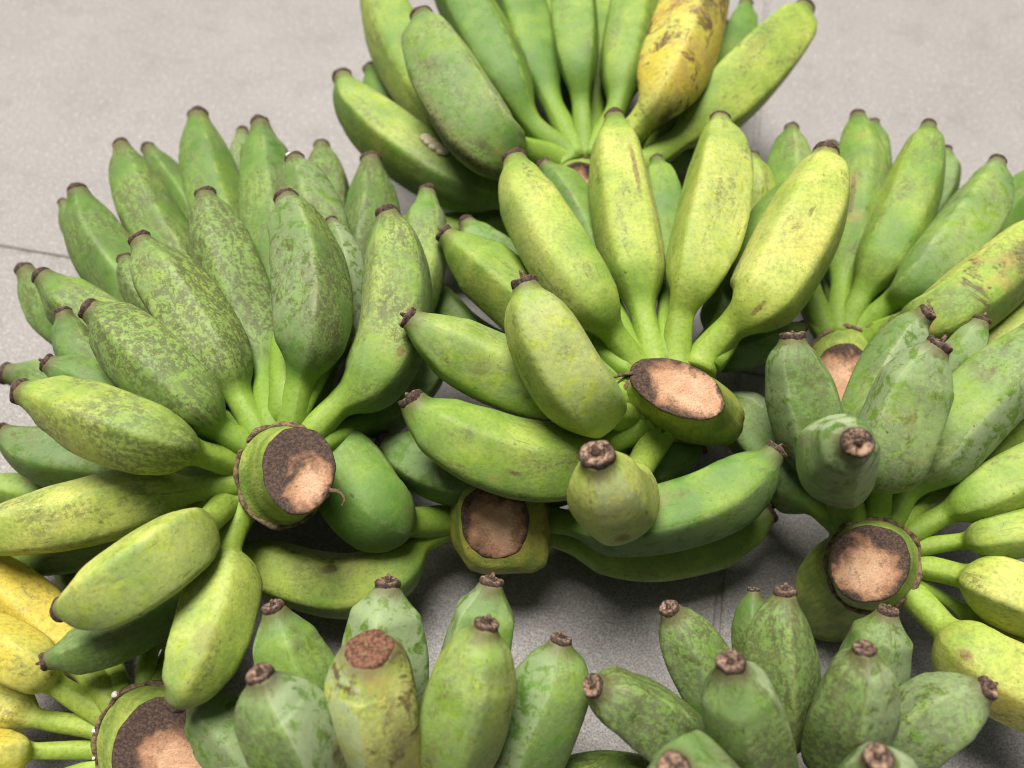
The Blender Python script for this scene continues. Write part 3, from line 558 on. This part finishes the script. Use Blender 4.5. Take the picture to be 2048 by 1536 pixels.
  ('7a',111,[0.7,0.2,0.1,0.2],[[-1620,946,517],[-1651,1099,480],[-1631,1271,449],[-1594,1461,397],[-1564,1650,377]]),
  ('7b',116,[0.8,0.1,0.05,0.2],[[-1729,909,492],[-1868,1078,350],[-2044,1281,222],[-2210,1491,169],[-2393,1720,137]]),
  ('7c',148,[1.55,0.15,0,0.35],[[-1775,881,474],[-1929,1012,455],[-2097,1167,445],[-2302,1321,479],[-2509,1460,534],[-2665,1575,561]]),
  ('7d',133,[1.45,0.15,0,0.35],[[-1824,835,444],[-2004,929,525],[-2106,997,630],[-2314,1100,632],[-2509,1198,642]]),
  ('7e',113,[1.4,0.1,0,0.25],[[-1850,779,408],[-2107,816,403],[-2245,856,413],[-2436,904,421],[-2627,955,435]]),
  ('7f',101,[1.3,0.1,0,0.2],[[-1855,696,354],[-2082,682,408],[-2161,662,478],[-2318,651,477],[-2498,633,488]]),
  ('7g',99,[1.2,0.1,0,0.2],[[-1846,631,312],[-1976,571,378],[-2067,502,457],[-2218,445,453],[-2359,389,462]]),
 ],
 'front': [
  ('8a',173,[0.19,0.4,0.45,0.1],[[-653,351,262],[-732,562,441],[-836,799,662],[-926,983,821],[-984,1148,973]]),
  ('8b',172,[0.29,0.3,0.75,0.15],[[-546,351,262],[-529,668,514],[-533,898,756],[-525,1065,894],[-509,1231,1027]]),
  ('8c',183,[0.99,0.35,0.75,1.15],[[-503,279,215],[-499,501,604],[-513,687,1015],[-523,816,1162],[-521,893,1281]]),
  ('8d',167,[0.29,0.3,0.7,0.1],[[-331,351,262],[-266,674,480],[-188,893,691],[-128,1070,841],[-83,1253,979]]),
  ('8e',182,[0.69,0.4,0.75,0.5],[[-374,297,227],[-284,522,590],[-196,701,948],[-139,845,1118],[-91,986,1265]]),
  ('8f',181,[0.36,0.4,0.5,0.1],[[-202,279,215],[-29,521,457],[94,730,709],[169,881,825],[201,1025,939]]),
  ('8g',175,[0.29,0.6,0.75,0.3],[[-609,260,209],[-714,442,644],[-787,603,1091],[-855,703,1231],[-889,783,1346]]),
  ('8h',154,[0.34,0.4,0.8,0.1],[[-776,165,291],[-861,278,726],[-914,351,1149],[-1007,401,1246],[-1064,422,1317]]),
  ('8i',174,[0.14,0.4,0.35,0.1],[[-696,261,203],[-886,439,335],[-1093,615,479],[-1252,748,567],[-1379,846,631]]),
 ],
 'front_right': [
  ('9a',152,[0.17,0.87,0.19,0.1],[[1078,391,239],[838,594,483],[607,710,764],[422,778,933],[300,805,1060]]),
  ('9b',144,[0.14,0.72,0.26,0.1],[[1121,391,239],[989,682,434],[850,888,671],[729,1054,826],[646,1151,938]]),
  ('9c',160,[0.11,0.87,0.68,0.15],[[1165,318,191],[1034,500,615],[867,658,1072],[800,748,1257],[762,813,1379]]),
  ('9d',151,[0.14,0.92,0.3,0.1],[[1186,355,215],[1143,646,528],[1082,868,876],[1064,1023,1031],[1078,1152,1143]]),
  ('9e',102,[0.04,0.62,0.15,0.1],[[1143,501,310],[1109,781,454],[1067,1017,618],[1052,1164,712],[1059,1283,785]]),
  ('9f',160,[0.17,0.97,0.45,0.15],[[1262,337,203],[1296,555,620],[1270,703,1067],[1269,798,1234],[1259,872,1342]]),
  ('9g',150,[0.11,0.52,0.56,0.1],[[1295,428,262],[1417,697,465],[1498,913,695],[1529,1031,835],[1559,1142,940]]),
  ('9h',158,[0.19,0.72,0.38,0.1],[[1338,337,203],[1503,568,533],[1617,697,875],[1740,768,997],[1807,795,1083]]),
  ('9i',154,[0.19,0.52,0.83,0.1],[[1322,270,351],[1314,345,733],[1256,405,1157],[1231,454,1306],[1187,493,1426]]),
  ('9j',170,[0.24,0.62,0.83,0.3],[[1062,233,369],[849,343,753],[662,430,1146],[579,463,1302],[519,458,1420]]),
  ('9k',133,[0.24,0.62,0.15,0.1],[[991,391,239],[792,480,316],[525,536,412],[310,557,446],[139,556,479]]),
 ],
}
STEMS = {
 'left': ([[[-1223,1905,449],[115,0,0],[0,-96,-63],2],[[-1116,1815,772],[199,0,0],[0,-167,-108],2],[[-1047,1762,928],[204,0,0],[0,-189,-122],2.1],[[-1019,1752,958],[189,0,0],[0,-176,-114],2.1],[[-916,1670,1155],[162,-5,-27],[4,-178,-56],2],[[-898,1655,1193],[152,-5,-27],[5,-183,-35],2]],2),
 'centre': ([[[964,2295,464],[160,0,0],[0,-112,-73],2],[[825,2176,852],[259,-61,-40],[-25,-111,-131],2],[[850,2140,911],[264,-68,-44],[8,-116,-147],2.2],[[761,2089,1129],[212,-27,-30],[30,-134,-51],2.1],[[750,2082,1160],[206,-23,-27],[37,-138,-42],2.1]],1),
 'top': ([[[466,4033,301],[149,0,0],[0,-125,-81],2],[[427,3819,723],[200,0,0],[0,-147,-96],2],[[419,3797,744],[181,0,0],[0,-136,-89],2],[[407,3693,844],[147,0,0],[2,-96,-98],2]],1),
 'right_back': ([[[2039,2785,-13],[138,0,0],[0,-116,-75],2],[[1844,2675,476],[206,0,0],[0,-173,-112],2],[[1833,2646,493],[194,0,0],[0,-163,-106],2],[[1783,2540,568],[162,0,0],[-16,-170,-63],2]],1),
 'right': ([[[1646,1400,-34],[184,0,0],[0,-132,-86],2],[[1630,1457,372],[240,0,0],[-24,-197,-128],2.2],[[1674,1448,629],[213,-16,-10],[-14,-179,-116],2.1],[[1659,1437,658],[202,-15,-10],[-14,-170,-110],2.1],[[1589,1388,804],[189,0,-24],[-25,-165,-47],2.2],[[1578,1382,825],[183,0,-24],[-25,-160,-45],2.2]],2),
 'under': ([[[-63,1914,281],[158,0,0],[0,-133,-86],2],[[-55,1732,437],[260,8,5],[0,-168,-109],3],[[-43,1630,574],[212,8,5],[14,-154,-124],5],[[-81,1638,651],[171,4,3],[14,-160,-127],3],[[-80,1644,678],[160,4,3],[4,-137,-113],2.3]],-1),
 'yellow': ([[[-1751,699,-61],[169,0,0],[0,-142,-92],2],[[-1615,701,322],[250,0,0],[0,-217,-141],2],[[-1551,701,441],[263,0,0],[0,-222,-144],2],[[-1530,692,470],[250,0,0],[0,-211,-137],2],[[-1447,639,591],[226,4,-22],[8,-219,-82],2],[[-1434,630,610],[216,4,-22],[8,-214,-79],2]],2),
 'front': ([[[-521,139,-31],[133,0,0],[0,-93,-61],2],[[-483,203,249],[232,0,0],[0,-159,-103],2],[[-452,245,455],[242,0,0],[0,-152,-99],2],[[-444,216,508],[179,0,0],[0,-133,-86],2]],-1),
 'front_right': ([[[1273,141,-79],[135,0,0],[0,-94,-61],2],[[1207,205,201],[234,0,0],[0,-161,-104],2],[[1157,265,419],[225,0,0],[0,-137,-89],2],[[1137,235,471],[181,0,0],[0,-118,-77],2]],-1),
}
LABEL = {
 'left': ("mottled green banana hand at left, its cut stem half blackened, fingers fanned leftward", dict(dark=.50, lx=-.18, ly=.16, seed=11.0)),
 'centre': ("pale yellow-green banana hand on top of the pile, bright tan cut stem facing up", dict(dark=.20, lx=-.14, ly=.03, seed=4.0, ripe=.25)),
 'top': ("large hand at the back with smooth green fingers and one yellow spotted banana", dict(dark=.30, seed=21.0)),
 'right_back': ("yellow-green hand behind at right, a big brown bruise on its rightmost banana", dict(dark=.22, lx=0, ly=.12, seed=31.0)),
 'right': ("hand at the right edge with thin stalks radiating right from a round tan cut stem", dict(dark=.36, lx=.06, ly=.10, seed=44.0)),
 'under': ("green hand lying beneath the central hand, its squared yellowish stump pointing at the viewer", dict(dark=.30, lx=-.08, ly=.06, seed=52.0, ripe=.5)),
 'yellow': ("ripe yellow hand in the bottom left corner with a wide dark brown cut stem", dict(dark=.50, lx=-.10, ly=.10, seed=63.0)),
 'front': ("waxy hand at the bottom centre, fingers pointing up, one with a torn reddish tip", dict(dark=.3, seed=71.0)),
 'front_right': ("dull dark green hand at bottom right, blunt fingers pointing up at the viewer", dict(dark=.3, seed=83.0)),
}
NOTE = {'3f': "ripe yellow banana with dark brown spots", '8c': "banana with a torn reddish tip and yellow bruised side", '4e': "banana with a large brown bruise",
        '1g': "banana covered in olive scurf with pale flecks", '5b': "blunt banana with grey waxy bloom pointing at the viewer"}
HANDS = {}
for hk, (label, face) in LABEL.items():
    rings = STEMS[hk][0]; sc_c = np.array(rings[1][0]) / 10000
    e = bpy.data.objects.new("banana_hand", None); col.objects.link(e); e.empty_display_size = .02
    e.location = (sc_c[0], sc_c[1], 0); ORIG[e.name] = (sc_c[0], sc_c[1], 0)
    e["label"] = label; e["category"] = "banana hand"; e["group"] = "hands of bananas heaped on the floor"
    HANDS[hk] = e
    st, cs = stem(e, rings, STEMS[hk][1], face)
    root_c = np.array(rings[1][0]) / 10000
    for (key, rad, attrs, C) in DATA[hk]:
        b = banana(key, C, rad, attrs, e, root_c, key == '8c')
        if key in NOTE: b["label"] = NOTE[key]

# ------------------------------------------------------------------ small things stuck to the fruit
def lump(name, parent, centre, size, mat, seed):
    rs = np.random.RandomState(seed); V = []; F = []
    for i in range(5):
        f = math.pi * (i + .5) / 5
        for j in range(8):
            a = 2 * math.pi * j / 8; k = 1 + rs.uniform(-.22, .22)
            V.append(np.array(centre) + np.array([size[0] * math.sin(f) * math.cos(a), size[1] * math.sin(f) * math.sin(a), size[2] * math.cos(f)]) * k)
    for i in range(4):
        for j in range(8): F.append((i * 8 + j, i * 8 + (j + 1) % 8, (i + 1) * 8 + (j + 1) % 8, (i + 1) * 8 + j))
    F += [tuple(range(7, -1, -1)), tuple(range(32, 40))]
    return mesh_object(name, V, F, mat, parent, origin=centre)
def on_skin(key, v, d, out=1.0):
    ob, P, A, B, r, vp = BANANAS[key]; i = int(np.argmin(np.abs(vp - v))); T = P[min(i + 1, len(P) - 1)] - P[i - 1]; T /= np.linalg.norm(T)
    d = np.array(d, float); d = d - T * d.dot(T); d /= np.linalg.norm(d)
    return P[i] + d * r[i] * out, T, d
# beads of dried sap round the collar of the yellow hand
cc, cp = ring_pts(STEMS['yellow'][0][2], 56, 1.02)
for q_, (j, s_) in enumerate(((26, .0007), (30, .0010), (36, .0016))):
    p = cp[int(j)] + (cp[int(j)] - cc) * .02 + np.array([0, 0, .0012])
    lump("sap_drop", HANDS['yellow'], p, (s_, s_, s_ * .7), M_SAP, q_)
# the pale scab along the top edge of the left banana of the back hand
for q_, v in enumerate(np.linspace(.31, .41, 7)):
    p, T, d = on_skin('3j', v, (.55, -.1, .8), .98)
    k_ = (1, .7, 1.2, .8, 1.1, .6, .8)[q_]; lump("scab", BANANAS['3j'][0], p, (.0046 * k_, .0036, .0019 * k_), M_SCAB, 20 + q_)
# a white fleck of sap in one blossom end
p, T, d = on_skin('1m', 1.0, (-.3, -.6, .5), .75); lump("sap_drop", HANDS['left'], p + T * .0008, (.0021, .0018, .0016), M_SAP, 40)
p, T, d = on_skin('1v', 1.0, (0, -.4, .8), .1); lump("sap_drop", HANDS['left'], p + T * .002, (.0012, .0011, .0012), M_SAP, 41)
# dried strands left on the stems
c5, p5 = ring_pts(STEMS['centre'][0][-1], 56); a_ = p5[30]
strand(HANDS['centre'], [a_ + np.array([.001, 0, 0]), a_ + np.array([-.008, -.003, .001]), a_ + np.array([-.017, -.008, -.003])], .0011)
strand(HANDS['centre'], [a_ + np.array([0, 0, -.001]), a_ + np.array([-.007, -.005, -.002]), a_ + np.array([-.013, -.010, -.007])], .0008)
c1, p1 = ring_pts(STEMS['left'][0][-1], 56); b_ = p1[4]
strand(HANDS['left'], [b_, b_ + np.array([.004, -.001, .0005]), b_ + np.array([.0065, -.004, .0]), b_ + np.array([.0055, -.0065, -.001])], .0012)
